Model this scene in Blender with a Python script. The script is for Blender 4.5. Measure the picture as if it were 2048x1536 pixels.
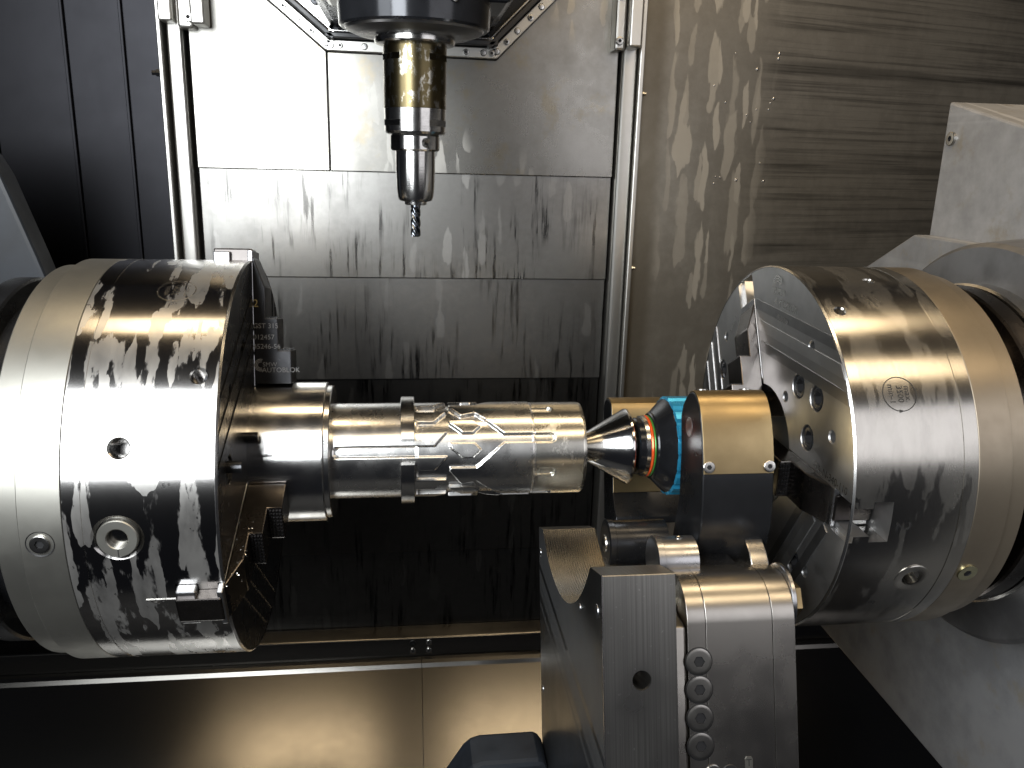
import bpy, bmesh, math, random
from mathutils import Vector, Matrix
sc = bpy.context.scene
for o in list(bpy.data.objects): bpy.data.objects.remove(o)
R = math.radians
PI = math.pi
# ------------------------------------------------------------------ camera
def cam_setup():
    yaw, pit, rol = 0.1284, 0.2645, 0.0266
    f = Vector((math.sin(yaw)*math.cos(pit), math.cos(yaw)*math.cos(pit), -math.sin(pit)))
    r = Vector((math.cos(yaw), -math.sin(yaw), 0)); u = r.cross(f)
    r2 = r*math.cos(rol)+u*math.sin(rol); u2 = -r*math.sin(rol)+u*math.cos(rol)
    m = Matrix((r2, u2, -f)).transposed().to_4x4(); m.translation = (0.12245, -0.67494, 0.24136)
    c = bpy.data.cameras.new('camera'); c.sensor_width = 36; c.lens = 36*1673/2048; c.clip_start = .01; c.clip_end = 20
    o = bpy.data.objects.new('camera', c); sc.collection.objects.link(o); o.matrix_world = m; sc.camera = o
cam_setup()
# ------------------------------------------------------------------ light
w = bpy.data.worlds.new('World'); sc.world = w; w.use_nodes = True
bg = w.node_tree.nodes['Background']; bg.inputs[0].default_value = (.75, .8, 1, 1); bg.inputs[1].default_value = .014
def lamp(name, loc, target, sx, sy, power, col, spread=180):
    l = bpy.data.lights.new(name, 'AREA'); l.shape = 'RECTANGLE'; l.size = sx; l.size_y = sy; l.energy = power; l.color = col; l.spread = R(spread)
    o = bpy.data.objects.new(name, l); sc.collection.objects.link(o); o.location = loc
    d = (Vector(target)-Vector(loc)); o.rotation_euler = d.to_track_quat('-Z', 'Y').to_euler()
lamp('work_lamp', (-.24, -.84, .50), (.0, .25, .12), .34, .75, 16., (.93, .97, 1))
lamp('work_lamp', (-.58, -.72, .50), (.1, .1, .1), .34, .70, 5.2, (.93, .97, 1))  # dim left extension of the lamp above, added for the cone highlight
lamp('warm_strip_lamp', (.28, -.03, .95), (.28, 0, 0), 1.3, .15, 6.0, (1, .77, .48))
lamp('warm_hall_lamp', (.60, -.66, .95), (.45, -.1, 0), 1.15, .20, 4.5, (1, .78, .5))
lamp('right_fill_light', (1.0, -1.05, .45), (.5, .2, .1), .9, .6, 2.8, (.97, .96, 1))  # unseen fill added at front right to lift the right wall and chuck
sc.view_settings.view_transform = 'Standard'; sc.view_settings.look = 'None'; sc.view_settings.exposure = 0; sc.view_settings.gamma = 1
sc.render.engine = 'CYCLES'
# ------------------------------------------------------------------ node helpers
class G:
    def __init__(s, name):
        s.m = bpy.data.materials.new(name); s.m.use_nodes = True; s.t = s.m.node_tree; s.N = s.t.nodes; s.L = s.t.links
        s.b = s.N['Principled BSDF']; s._o = None
    def n(s, ty, **p):
        k = s.N.new(ty)
        for a, b in p.items(): setattr(k, a, b)
        return k
    def put(s, sock, v):
        if hasattr(v, 'is_output'): s.L.new(v, sock)
        else: sock.default_value = v
    def obj(s):
        if not s._o: s._o = s.n('ShaderNodeTexCoord').outputs['Object']
        return s._o
    def sep(s, v):
        k = s.n('ShaderNodeSeparateXYZ'); s.put(k.inputs[0], v); return k.outputs
    def comb(s, x=0., y=0., z=0.):
        k = s.n('ShaderNodeCombineXYZ')
        for i, q in enumerate((x, y, z)): s.put(k.inputs[i], q)
        return k.outputs[0]
    def m_(s, op, a, b=0., c=0., clamp=False):
        k = s.n('ShaderNodeMath', operation=op, use_clamp=clamp); s.put(k.inputs[0], a); s.put(k.inputs[1], b); s.put(k.inputs[2], c); return k.outputs[0]
    def v_(s, op, a, b):
        k = s.n('ShaderNodeVectorMath', operation=op); s.put(k.inputs[0], a); s.put(k.inputs[1], b); return k.outputs[0]
    def noise(s, v, scale=5., det=3., rough=.55, dist=0.):
        k = s.n('ShaderNodeTexNoise'); s.put(k.inputs['Vector'], v)
        k.inputs['Scale'].default_value = scale; k.inputs['Detail'].default_value = det; k.inputs['Roughness'].default_value = rough; k.inputs['Distortion'].default_value = dist
        return k.outputs[0]
    def ss(s, v, a, b):   # smoothstep a..b -> 0..1
        k = s.n('ShaderNodeMapRange', interpolation_type='SMOOTHSTEP'); s.put(k.inputs[0], v); s.put(k.inputs[1], a); s.put(k.inputs[2], b); return k.outputs[0]
    def mr(s, v, a, b, c, d):
        k = s.n('ShaderNodeMapRange'); s.put(k.inputs[0], v)
        for i, q in enumerate((a, b, c, d)): s.put(k.inputs[i+1], q)
        return k.outputs[0]
    def mix(s, f, a, b):
        k = s.n('ShaderNodeMix', data_type='RGBA'); s.put(k.inputs[0], f)
        for i, q in ((6, a), (7, b)):
            s.put(k.inputs[i], q if hasattr(q, 'is_output') else (q+(1,) if len(q) == 3 else q))
        return k.outputs[2]
    def mixf(s, f, a, b):
        k = s.n('ShaderNodeMix', data_type='FLOAT'); s.put(k.inputs[0], f); s.put(k.inputs[2], a); s.put(k.inputs[3], b); return k.outputs[0]
    def drips(s, a, b, ca, cb, dens=.5, seed=0.):
        """teardrop residue marks: a across, b up; cells ca x cb metres; returns mask"""
        wob = s.noise(s.comb(s.m_('DIVIDE', a, ca), s.m_('DIVIDE', b, cb), seed), 1.7, 3., .6)
        wob2 = s.noise(s.comb(s.m_('DIVIDE', a, ca), s.m_('DIVIDE', b, cb), seed+7), 1.3, 2., .5)
        x = s.m_('ADD', s.m_('DIVIDE', a, ca), s.m_('MULTIPLY', s.m_('SUBTRACT', wob, .5), .7))
        y = s.m_('ADD', s.m_('DIVIDE', b, cb), s.m_('MULTIPLY', s.m_('SUBTRACT', wob2, .5), .6))
        vo = s.n('ShaderNodeTexVoronoi', voronoi_dimensions='2D'); s.put(vo.inputs['Vector'], s.comb(s.m_('ADD', x, seed*3.1), y, 0.)); vo.inputs['Scale'].default_value = 1; vo.inputs['Randomness'].default_value = .85
        p = s.sep(vo.outputs['Position']); c = s.sep(vo.outputs['Color'])
        lx = s.m_('ABSOLUTE', s.m_('SUBTRACT', s.m_('ADD', x, seed*3.1), p[0])); ly = s.m_('SUBTRACT', y, p[1])
        t = s.mr(ly, .5, -.5, 0., 1.)
        wd = s.m_('MULTIPLY', s.m_('SQRT', t), s.m_('SQRT', s.m_('SUBTRACT', 1., s.m_('POWER', t, 5.), clamp=True)))
        wd = s.m_('MULTIPLY', wd, s.mr(c[1], 0., 1., .18, .42))
        k = s.ss(s.m_('SUBTRACT', wd, lx), -.02, .05)
        on = s.m_('LESS_THAN', c[0], dens)
        return s.m_('MULTIPLY', s.m_('MULTIPLY', k, on), s.mr(c[2], 0., 1., .45, 1.))
    def fin(s, col, rough, metal=1., bump=None, bs=.1, bd=.001, aniso=0., tan=None, rot=0., spec=None, coat=0.):
        b = s.b; s.put(b.inputs['Base Color'], col if hasattr(col, 'is_output') else (*col, 1)); s.put(b.inputs['Roughness'], rough); s.put(b.inputs['Metallic'], metal)
        if coat: b.inputs['Coat Weight'].default_value = coat; b.inputs['Coat Roughness'].default_value = .08
        if spec is not None: b.inputs['Specular IOR Level'].default_value = spec
        if bump is not None:
            k = s.n('ShaderNodeBump'); k.inputs['Strength'].default_value = bs; k.inputs['Distance'].default_value = bd; s.put(k.inputs['Height'], bump); s.L.new(k.outputs[0], b.inputs['Normal'])
        if aniso:
            b.inputs['Anisotropic'].default_value = aniso; b.inputs['Anisotropic Rotation'].default_value = rot
            if tan: k = s.n('ShaderNodeTangent', direction_type='RADIAL', axis=tan); s.L.new(k.outputs[0], b.inputs['Tangent'])
        return s.m
M = {}
def simple(name, col, rough, metal=1., var=.12, sc_=60., **k):
    g = G(name); nz = g.noise(g.obj(), sc_, 4.); big = g.noise(g.obj(), sc_*.18, 3.)
    f = g.m_('ADD', g.m_('MULTIPLY', nz, .5), g.m_('MULTIPLY', big, .5))
    f = g.ss(f, .38, .62)
    c = g.mix(f, tuple(x*(1-var*1.6) for x in col), tuple(min(1, x*(1+var)) for x in col))
    M[name] = g.fin(c, g.mr(f, 0., 1., rough*1.15, rough*.85), metal, nz, .04, .0006, **k); return M[name]
# turned and ground steels
def turned(name, col, rough, aniso, axis, ring=1500., scr=.35, stain=0., **k):
    g = G(name); p = g.sep(g.obj()); ax = p['XYZ'.index(axis)]
    fine = g.noise(g.comb(g.m_('MULTIPLY', ax, ring), 0., 0.), 1., 3., .7)
    spots = g.noise(g.obj(), 70., 4., .6); big = g.noise(g.obj(), 18., 3.)
    f = g.ss(g.m_('ADD', g.m_('MULTIPLY', spots, .5), g.m_('MULTIPLY', big, .5)), .4, .62)
    c = g.mix(f, tuple(x*.8 for x in col), col)
    if stain:
        st = g.m_('MULTIPLY', g.ss(g.noise(g.v_('MULTIPLY', g.obj(), (1., 1., .5)), 55., 5., .7), .55, .68), stain)
        c = g.mix(st, c, (.75, .72, .66))
        rg = g.mixf(st, rough, .5)
    else: rg = g.mr(f, 0., 1., rough*1.25, rough*.9)
    M[name] = g.fin(c, rg, 1., fine, scr, .00012, aniso, axis, .25, **k)
turned('turned_steel', (.70, .69, .67), .20, .55, 'X')
turned('milled_steel', (.72, .71, .69), .24, .3, 'X', 900., .2)
turned('worn_sleeve', (.70, .68, .62), .25, .3, 'X', 1200., .15, .8)
turned('center_steel', (.78, .77, .76), .12, .35, 'X', 700., .3)
turned('holder_steel', (.60, .59, .57), .18, .5, 'Z', 900., .3)
def oxide():
    g = G('stained_holder'); p = g.sep(g.obj()); st = g.noise(g.v_('MULTIPLY', g.obj(), (1., 1., .6)), 160., 5., .65)
    big = g.noise(g.obj(), 40., 2.); f = g.ss(g.m_('ADD', st, g.m_('MULTIPLY', g.m_('SUBTRACT', big, .5), .6)), .52, .62)
    M['stained_holder'] = g.fin(g.mix(f, (.105, .085, .045), (.36, .345, .30)), g.mr(f, 0., 1., .30, .26), 1., st, .1, .0003, .3, 'Z', .25)
oxide()
def chuck_mat(name, seed, lightc, darkc, amount, r0, r1, mt):
    g = G(name); p = g.sep(g.obj()); th = g.m_('MULTIPLY', g.m_('ARCTAN2', p[2], g.m_('MULTIPLY', p[1], -1.)), .1575)
    x = p[0]
    d1 = g.drips(x, th, .026, .085, .7, seed); d2 = g.drips(x, th, .013, .045, .5, seed+3.3)
    pn = g.noise(g.comb(g.m_('MULTIPLY', x, 42.), g.m_('MULTIPLY', th, 11.), seed), 1., 5., .55)
    n2 = g.noise(g.comb(g.m_('MULTIPLY', x, 110.), g.m_('MULTIPLY', th, 45.), seed+9), 1., 4., .6)
    v = g.m_('ADD', g.m_('ADD', g.m_('MULTIPLY', pn, .8), g.m_('MULTIPLY', n2, .2)), g.m_('ADD', g.m_('MULTIPLY', d1, .16), g.m_('MULTIPLY', d2, .10)))
    f = g.ss(v, .515, .55)
    tone = g.noise(g.comb(g.m_('MULTIPLY', x, 60.), g.m_('MULTIPLY', th, 22.), seed+4), 1., 4., .6)
    f = g.m_('MULTIPLY', f, g.mr(tone, .3, .7, .45, 1.1), clamp=True)
    sq = g.ss(g.noise(g.comb(g.m_('MULTIPLY', x, 170.), g.m_('MULTIPLY', th, 120.), seed+2), 1., 3.), .66, .72); f = g.m_('MULTIPLY', f, g.m_('SUBTRACT', 1., g.m_('MULTIPLY', sq, .7)))
    f = g.m_('MULTIPLY', f, amount)
    fine = g.noise(g.comb(g.m_('MULTIPLY', x, 1400.), 0., 0.), 1., 3.)
    c = g.mix(f, darkc, lightc); c = g.mix(g.m_('MULTIPLY', g.ss(tone, .4, .7), .25), c, tuple(q*.6 for q in darkc))
    M[name] = g.fin(c, g.mixf(f, r0, r1), g.mixf(f, 1., mt), fine, .12, .0001, .6, 'X', .25)
chuck_mat('chuck_stained', 1.7, (.42, .41, .39), (.34, .33, .32), 1., .18, .38, .8)
chuck_mat('chuck_clean', 5.2, (.55, .53, .49), (.47, .45, .415), .45, .22, .34, .9)
simple('tan_ring', (.33, .322, .29), .40, .95, .10, 25.)
simple('tan_ring_warm', (.34, .29, .225), .40, .95, .10, 25.)
simple('face_steel', (.50, .50, .50), .38, 1., .08, 40.)
simple('face_steel_dark', (.34, .34, .345), .34, 1., .08, 40.)
simple('face_steel_pale', (.60, .60, .60), .38, 1., .08, 40.)
simple('bright_edge', (.75, .74, .72), .22)
simple('jaw_steel', (.115, .105, .10), .26, 1., .25, 45.)
simple('jaw_black', (.022, .022, .024), .32, .6, .2, 70.)
simple('black_oxide', (.03, .031, .034), .26, .7, .2, 40.)
simple('black_gloss', (.02, .021, .024), .16, .5, .2, 40.)
simple('recess_shade', (.008, .008, .009), .6, 0.)  # near-black colour standing for the shade inside gaps, sockets and recesses
simple('bronze', (.33, .25, .135), .36, 1., .10, 30.)
simple('grey_disc', (.42, .42, .43), .30)
simple('screw_matte', (.36, .35, .33), .33)
simple('screw_steel', (.42, .41, .39), .24)
simple('blue_anodised', (.03, .30, .52), .28, .55, .10, 60.)
simple('orange_ring', (.75, .10, .02), .25, .4)
simple('green_ring', (.05, .22, .04), .3, .3)
simple('blue_grey_paint', (.016, .019, .024), .42, .0, .25, 30.)
simple('housing_grey', (.21, .21, .215), .38, .8, .22, 22.)
simple('engraving', (.03, .03, .03), .5, .3)
simple('bright_engraving', (.72, .71, .68), .25)
simple('white_print', (.16, .16, .16), .5, 0.)
simple('gold_print', (.30, .24, .10), .5, 0.)
simple('carbide', (.16, .17, .19), .16)
simple('gasket', (.03, .03, .032), .35, .1)
simple('plated_screw', (.62, .60, .40), .2)
# sheet metal
def sheet(name, col, rough, kind, seed=0., metal=1.):
    g = G(name); p = g.sep(g.obj()); a, b = p[0], p[2]
    big = g.noise(g.v_('ADD', g.obj(), (seed, 0, 0)), 7., 4., .6); mid = g.noise(g.obj(), 35., 5., .65)
    fine = g.noise(g.v_('MULTIPLY', g.obj(), (600., 600., 40.)), 1., 2.)
    f = g.m_('ADD', g.m_('MULTIPLY', big, .6), g.m_('MULTIPLY', mid, .4))
    base = g.mix(g.ss(f, .38, .62), tuple(x*(.9 if kind == 'plain' else .72) for x in col), col); rg = g.mr(f, .3, .7, rough*(1.06 if kind == 'plain' else 1.2), rough*(.96 if kind == 'plain' else .85))
    if kind == 'streak':     # vertical run marks
        s1 = g.noise(g.comb(g.m_('MULTIPLY', a, 130.), g.m_('MULTIPLY', b, 9.), seed), 1., 4., .65)
        s2 = g.noise(g.comb(g.m_('MULTIPLY', a, 16.), g.m_('MULTIPLY', b, 7.), seed+4), 1., 2.)
        k = g.m_('MULTIPLY', g.ss(s1, .50, .66), g.ss(s2, .42, .6))
        base = g.mix(k, base, tuple(x*.30 for x in col)); rg = g.mixf(k, rg, rough*.75)
        d = g.drips(a, b, .022, .05, .16, seed)
        base = g.mix(g.m_('MULTIPLY', d, .4), base, tuple(min(1, x*1.2) for x in col)); rg = g.mixf(g.m_('MULTIPLY', d, .35), rg, .5)
    if kind == 'spots':
        d = g.drips(a, b, .034, .085, .6, seed); d2 = g.drips(a, b, .02, .045, .45, seed+2.2)
        k = g.m_('MULTIPLY', g.m_('MAXIMUM', d, d2), g.ss(g.noise(g.comb(g.m_('MULTIPLY', a, 6.), g.m_('MULTIPLY', b, 5.), seed), 1., 2.), .42, .56))
        base = g.mix(g.m_('MULTIPLY', k, .7), base, tuple(min(1, x*1.3) for x in col)); rg = g.mixf(k, rg, .52)
        br = g.ss(g.noise(g.obj(), 16., 5., .72), .54, .70); base = g.mix(g.m_('MULTIPLY', br, .5), base, (.30, .25, .16))
    if kind == 'wiped':      # right wall: wiped streaks along the wall, drip field near the post
        s1 = g.noise(g.comb(g.m_('MULTIPLY', a, 2.2), g.m_('MULTIPLY', b, 150.), seed), 1., 5., .7)
        s2 = g.noise(g.comb(g.m_('MULTIPLY', a, 1.2), g.m_('MULTIPLY', b, 28.), seed+3), 1., 3., .6)
        zone = g.ss(a, .15, .23)
        k = g.m_('MULTIPLY', g.m_('ADD', g.m_('MULTIPLY', g.ss(s1, .46, .66), .6), g.m_('MULTIPLY', g.ss(s2, .5, .66), .6), clamp=True), zone)
        base = g.mix(g.m_('MULTIPLY', k, .85), base, tuple(x*.22 for x in col)); rg = g.mixf(k, rg, rough*.8)
        z2 = g.m_('MULTIPLY', g.ss(a, .025, .05), g.m_('SUBTRACT', 1., g.ss(a, .16, .21)))
        d = g.drips(a, b, .036, .105, .66, seed); d2 = g.drips(a, b, .022, .06, .5, seed+5.1)
        k2 = g.m_('MULTIPLY', g.m_('MAXIMUM', d, d2), z2)
        base = g.mix(g.m_('MULTIPLY', k2, .85), base, tuple(min(1, x*1.22) for x in col)); rg = g.mixf(k2, rg, .52)
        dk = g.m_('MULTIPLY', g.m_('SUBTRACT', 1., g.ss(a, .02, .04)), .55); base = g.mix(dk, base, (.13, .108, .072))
        mt = g.mixf(k2, .82, .66)
        M[name] = g.fin(base, rg, mt, fine, .05, .0003); return
    M[name] = g.fin(base, rg, metal, fine, .05, .0003)
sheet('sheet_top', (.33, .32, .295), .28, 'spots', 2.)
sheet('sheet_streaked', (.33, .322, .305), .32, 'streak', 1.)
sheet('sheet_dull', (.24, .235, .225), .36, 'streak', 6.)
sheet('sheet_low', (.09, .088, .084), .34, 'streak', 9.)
sheet('sheet_right', (.36, .335, .29), .40, 'wiped', 3.)
sheet('sheet_left', (.018, .018, .020), .36, 'plain', 12.)  # near-black base puts the unlit left wall's shade into the colour
sheet('post_steel', (.52, .51, .48), .36, 'plain', 4.)
sheet('chute_steel', (.165, .158, .146), .22, 'plain', 8.)
sheet('housing_sheet', (.46, .46, .47), .46, 'spots', 15., .6)
sheet('housing_low', (.34, .34, .345), .42, 'spots', 17., .45)
sheet('block_side', (.26, .265, .27), .30, 'spots', 21.)
def ground_block():
    g = G('milled_block'); p = g.sep(g.obj())
    ln = g.noise(g.comb(g.m_('MULTIPLY', p[0], 1000.), g.m_('MULTIPLY', p[1], 3.), 0.), 1., 3., .6)
    sp = g.ss(g.noise(g.obj(), 260., 3.), .68, .74)
    big = g.noise(g.obj(), 14., 3.)
    c = g.mix(g.ss(g.m_('ADD', g.m_('MULTIPLY', ln, .5), g.m_('MULTIPLY', big, .5)), .4, .6), (.30, .295, .28), (.42, .41, .39))
    c = g.mix(g.m_('MULTIPLY', sp, .5), c, (.75, .74, .72))
    M['milled_block'] = g.fin(c, g.mr(big, .3, .7, .36, .27), 1., ln, .12, .0004)
    g = G('groove_steel'); p = g.sep(g.obj())
    ln = g.m_('SINE', g.m_('MULTIPLY', p[0], 2*PI/.0022)); nz = g.noise(g.obj(), 90., 4.)
    M['groove_steel'] = g.fin(g.mix(nz, (.45, .44, .41), (.62, .60, .56)), .22, 1., ln, .35, .0003)
ground_block()
simple('ground_steel', (.42, .40, .37), .27, 1., .07, 25.)
# ------------------------------------------------------------------ mesh helpers
COL = sc.collection
def link(name, me, mat, parent=None):
    o = bpy.data.objects.new(name, me); COL.objects.link(o)
    if mat: me.materials.append(M[mat] if isinstance(mat, str) else mat)
    if parent: o.parent = parent
    return o
def finish(bm, name, sharp=19.):
    bmesh.ops.remove_doubles(bm, verts=bm.verts, dist=1e-6)
    bmesh.ops.recalc_face_normals(bm, faces=bm.faces)
    for f in bm.faces: f.smooth = True
    for e in bm.edges:
        e.smooth = not (len(e.link_faces) != 2 or e.calc_face_angle(0) > R(sharp))
    me = bpy.data.meshes.new(name); bm.to_mesh(me); bm.free(); return me
def xf(axis='X', loc=(0, 0, 0)):
    """matrix taking local Z to an axis / direction"""
    d = {'X': Vector((1, 0, 0)), 'Z': Vector((0, 0, 1)), 'Y': Vector((0, 1, 0))}.get(axis) if isinstance(axis, str) else Vector(axis).normalized()
    return Matrix.Translation(loc) @ d.to_track_quat('Z', 'Y').to_matrix().to_4x4()
def lathe(prof, segs=96, mat4=None, close=True, bm=None, a0=0., a1=2*PI):
    bm = bm or bmesh.new(); full = abs(a1-a0-2*PI) < 1e-6; rings = []
    n = segs if full else segs+1
    for z, r in prof:
        if r < 1e-7: rings.append([bm.verts.new((0, 0, z))]*n)
        else: rings.append([bm.verts.new((r*math.cos(a0+(a1-a0)*i/segs), r*math.sin(a0+(a1-a0)*i/segs), z)) for i in range(n)])
    for A, B in zip(rings, rings[1:]):
        for i in range(segs):
            j = (i+1) % n
            vs = []
            for v in (A[i], A[j], B[j], B[i]):
                if v not in vs: vs.append(v)
            if len(vs) > 2:
                try: bm.faces.new(vs)
                except ValueError: pass
    if not full and close:
        for i in (0, n-1):
            vs = []
            for r_ in rings:
                if r_[i] not in vs: vs.append(r_[i])
            if len(vs) > 2: bm.faces.new(vs)
    if mat4: bmesh.ops.transform(bm, matrix=mat4, verts=bm.verts)
    return bm
def prism(poly, h0, h1, fr, bev=0., bm=None, segs=2):
    """poly (a,b) extruded h0..h1; fr maps (a,b,h) -> xyz"""
    t = bmesh.new()
    lo = [t.verts.new(fr(a, b, h0)) for a, b in poly]; hi = [t.verts.new(fr(a, b, h1)) for a, b in poly]
    n = len(poly); t.faces.new(lo); t.faces.new(hi[::-1])
    for i in range(n): t.faces.new((lo[i], lo[(i+1) % n], hi[(i+1) % n], hi[i]))
    bmesh.ops.recalc_face_normals(t, faces=t.faces)
    if bev:
        es = [e for e in t.edges if e.calc_face_angle(0) > R(25)]
        bmesh.ops.bevel(t, geom=es, offset=bev, segments=segs, affect='EDGES', profile=.5, clamp_overlap=True)
    if bm is None: return t
    me = bpy.data.meshes.new('tmp'); t.to_mesh(me); t.free(); bm.from_mesh(me); bpy.data.meshes.remove(me); return bm
def box(x0, x1, y0, y1, z0, z1, bev=0., bm=None, mat4=None, segs=2):
    t = prism([(x0, y0), (x1, y0), (x1, y1), (x0, y1)], z0, z1, lambda a, b, h: (a, b, h), bev, None, segs)
    if mat4: bmesh.ops.transform(t, matrix=mat4, verts=t.verts)
    if bm is None: return t
    me = bpy.data.meshes.new('tmp'); t.to_mesh(me); t.free(); bm.from_mesh(me); bpy.data.meshes.remove(me); return bm
XZ = lambda y: (lambda a, b, h: (a, h, b))
def thing(name, label, cat, loc=(0, 0, 0), group=None):
    o = bpy.data.objects.new(name, None); COL.objects.link(o); o.empty_display_size = .02; o.location = loc
    o['label'] = label; o['category'] = cat
    if group: o['group'] = group
    return o
def tag(o, label, cat, group=None):
    o['label'] = label; o['category'] = cat
    if group: o['group'] = group
    return o
def struct(o): o['kind'] = 'structure'; return o
def part(name, bm, mat, parent, sharp=19.):
    o = link(name, finish(bm, name, sharp), mat)
    if parent:
        o.parent = parent
        if parent.type == 'EMPTY': o.matrix_parent_inverse = Matrix.Translation(-Vector(parent.location))
    return o
def cut(o, cutters):
    """boolean-subtract a list of bmeshes"""
    for c in cutters:
        me = finish(c, 'cutter'); k = bpy.data.objects.new('cutter', me); COL.objects.link(k)
        md = o.modifiers.new('b', 'BOOLEAN'); md.operation = 'DIFFERENCE'; md.solver = 'EXACT'; md.object = k
        dg = bpy.context.evaluated_depsgraph_get(); new = bpy.data.meshes.new_from_object(o.evaluated_get(dg))
        o.modifiers.clear(); old = o.data; o.data = new; bpy.data.meshes.remove(old); bpy.data.objects.remove(k); bpy.data.meshes.remove(me)
    mats = list(o.data.materials); bm = bmesh.new(); bm.from_mesh(o.data)
    for f in bm.faces: f.material_index = 0
    for f in bm.faces: f.smooth = True
    for e in bm.edges: e.smooth = not (len(e.link_faces) != 2 or e.calc_face_angle(0) > R(19))
    me = bpy.data.meshes.new(o.name); bm.to_mesh(me); bm.free(); m0 = mats[0]; me.materials.append(m0); old = o.data; o.data = me; bpy.data.meshes.remove(old)
def socket_screw(r, h, hexr, dep, mat4, name, mat, parent, cham=.15):
    bm = bmesh.new()
    prof = [(0, 0), (0, r), (h*(1-cham), r), (h-h*cham*.2, r*(1-cham*.5)), (h, r*(1-cham))]
    lathe(prof[1:], 32, None, True, bm)
    # ring top to hexagon, hexagon walls, floor
    top = [v for v in bm.verts if abs(v.co.z-h) < 1e-9]; top.sort(key=lambda v: math.atan2(v.co.y, v.co.x))
    hx = []
    for v in top:
        a = math.atan2(v.co.y, v.co.x); k = (a % (PI/3))-PI/6; rr = hexr*math.cos(PI/6)/math.cos(k); hx.append((rr*math.cos(a), rr*math.sin(a)))
    A = [bm.verts.new((x, y, h)) for x, y in hx]; B = [bm.verts.new((x, y, h-dep)) for x, y in hx]; n = len(A)
    for i in range(n):
        j = (i+1) % n; bm.faces.new((top[i], top[j], A[j], A[i])); bm.faces.new((A[i], A[j], B[j], B[i]))
    fl = bm.faces.new(B); fl.material_index = 1
    for v in B:
        for f in v.link_faces: f.material_index = 1
    bmesh.ops.transform(bm, matrix=mat4, verts=bm.verts)
    o = part(name, bm, mat, parent); o.data.materials.append(M['recess_shade']); return o  # shallow socket coloured near-black, as the shade of a deeper one
def text_bm(s, size, fmap, spacing=1., align='CENTER'):
    c = bpy.data.curves.new('t', 'FONT'); c.body = s; c.size = size; c.align_x = align; c.align_y = 'CENTER'; c.space_character = spacing; c.resolution_u = 3
    o = bpy.data.objects.new('t', c); COL.objects.link(o); dg = bpy.context.evaluated_depsgraph_get(); dg.update()
    me = bpy.data.meshes.new_from_object(o.evaluated_get(dg)); bm = bmesh.new(); bm.from_mesh(me)
    for v in bm.verts: v.co = fmap(v.co.x, v.co.y)
    bpy.data.objects.remove(o); bpy.data.curves.remove(c); bpy.data.meshes.remove(me); return bm
def ring_flat(r0, r1, fmap, n=48, a0=0, a1=2*PI):
    bm = bmesh.new(); A = []; B = []
    for i in range(n+1):
        a = a0+(a1-a0)*i/n; A.append(bm.verts.new(fmap(r0*math.cos(a), r0*math.sin(a)))); B.append(bm.verts.new(fmap(r1*math.cos(a), r1*math.sin(a))))
    for i in range(n): bm.faces.new((A[i], A[i+1], B[i+1], B[i]))
    return bm
def join(a, b):
    me = bpy.data.meshes.new('tmp'); b.to_mesh(me); b.free(); a.from_mesh(me); bpy.data.meshes.remove(me); return a
def cylmap(x0, th0, rad=.15775, rot=0., sx=1):
    """flat (a,b) -> on chuck cylinder around x0, th0 (deg above -Y); b points up"""
    cr, sr = math.cos(R(rot)), math.sin(R(rot))
    def f(a, b):
        a, b = (a*cr-b*sr), (a*sr+b*cr); t = R(th0)+b/rad
        return (x0+sx*a, -rad*math.cos(t), rad*math.sin(t))
    return f

# ================================================================== SETTING
wall = struct(part('back_wall', box(-.9, .45, .455, .48, -.6, .75), 'recess_shade', None))
def panel(poly, y, mat, name='panel', t=.012, bev=.0012): return part(name, prism(poly, y, y+t, XZ(0), bev), mat, wall)
rect = lambda x0, x1, z0, z1: [(x0, z0), (x1, z0), (x1, z1), (x0, z1)]
panel([(-.128, .2192), (.0291, .2192), (.0291, .3574), (-.128, .486)], .408, 'sheet_top')
panel([(.0297, .2192), (.3845, .2192), (.3845, .508), (.232, .3555), (.0297, .3574)], .408, 'sheet_top')
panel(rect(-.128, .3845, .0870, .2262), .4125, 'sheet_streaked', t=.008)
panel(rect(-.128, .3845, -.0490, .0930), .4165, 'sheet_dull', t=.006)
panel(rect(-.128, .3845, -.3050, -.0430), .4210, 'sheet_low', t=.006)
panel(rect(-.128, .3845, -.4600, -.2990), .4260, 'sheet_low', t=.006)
for x0, x1 in ((-.1585, -.1535), (.4070, .4130)): part('post', box(x0, x1, .388, .45, -.42, .75, .0012), 'post_steel', wall)
for x0, x1 in ((-.1500, -.1325), (.3875, .4060)): part('post', box(x0, x1, .397, .45, -.42, .75, .004, None, None, 4), 'post_steel', wall)
for x0, x1 in ((-.2066, -.1615), (-.2715, -.2088), (-.36, -.2738), (-.9, -.3625)): panel(rect(x0, x1, -.5, .75), .432, 'sheet_left', 'panel')
for x in (-.2074, -.2725): part('seam_strip', box(x-.0022, x+.0012, .427, .44, -.5, .75, .0006), 'sheet_left', wall)
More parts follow.
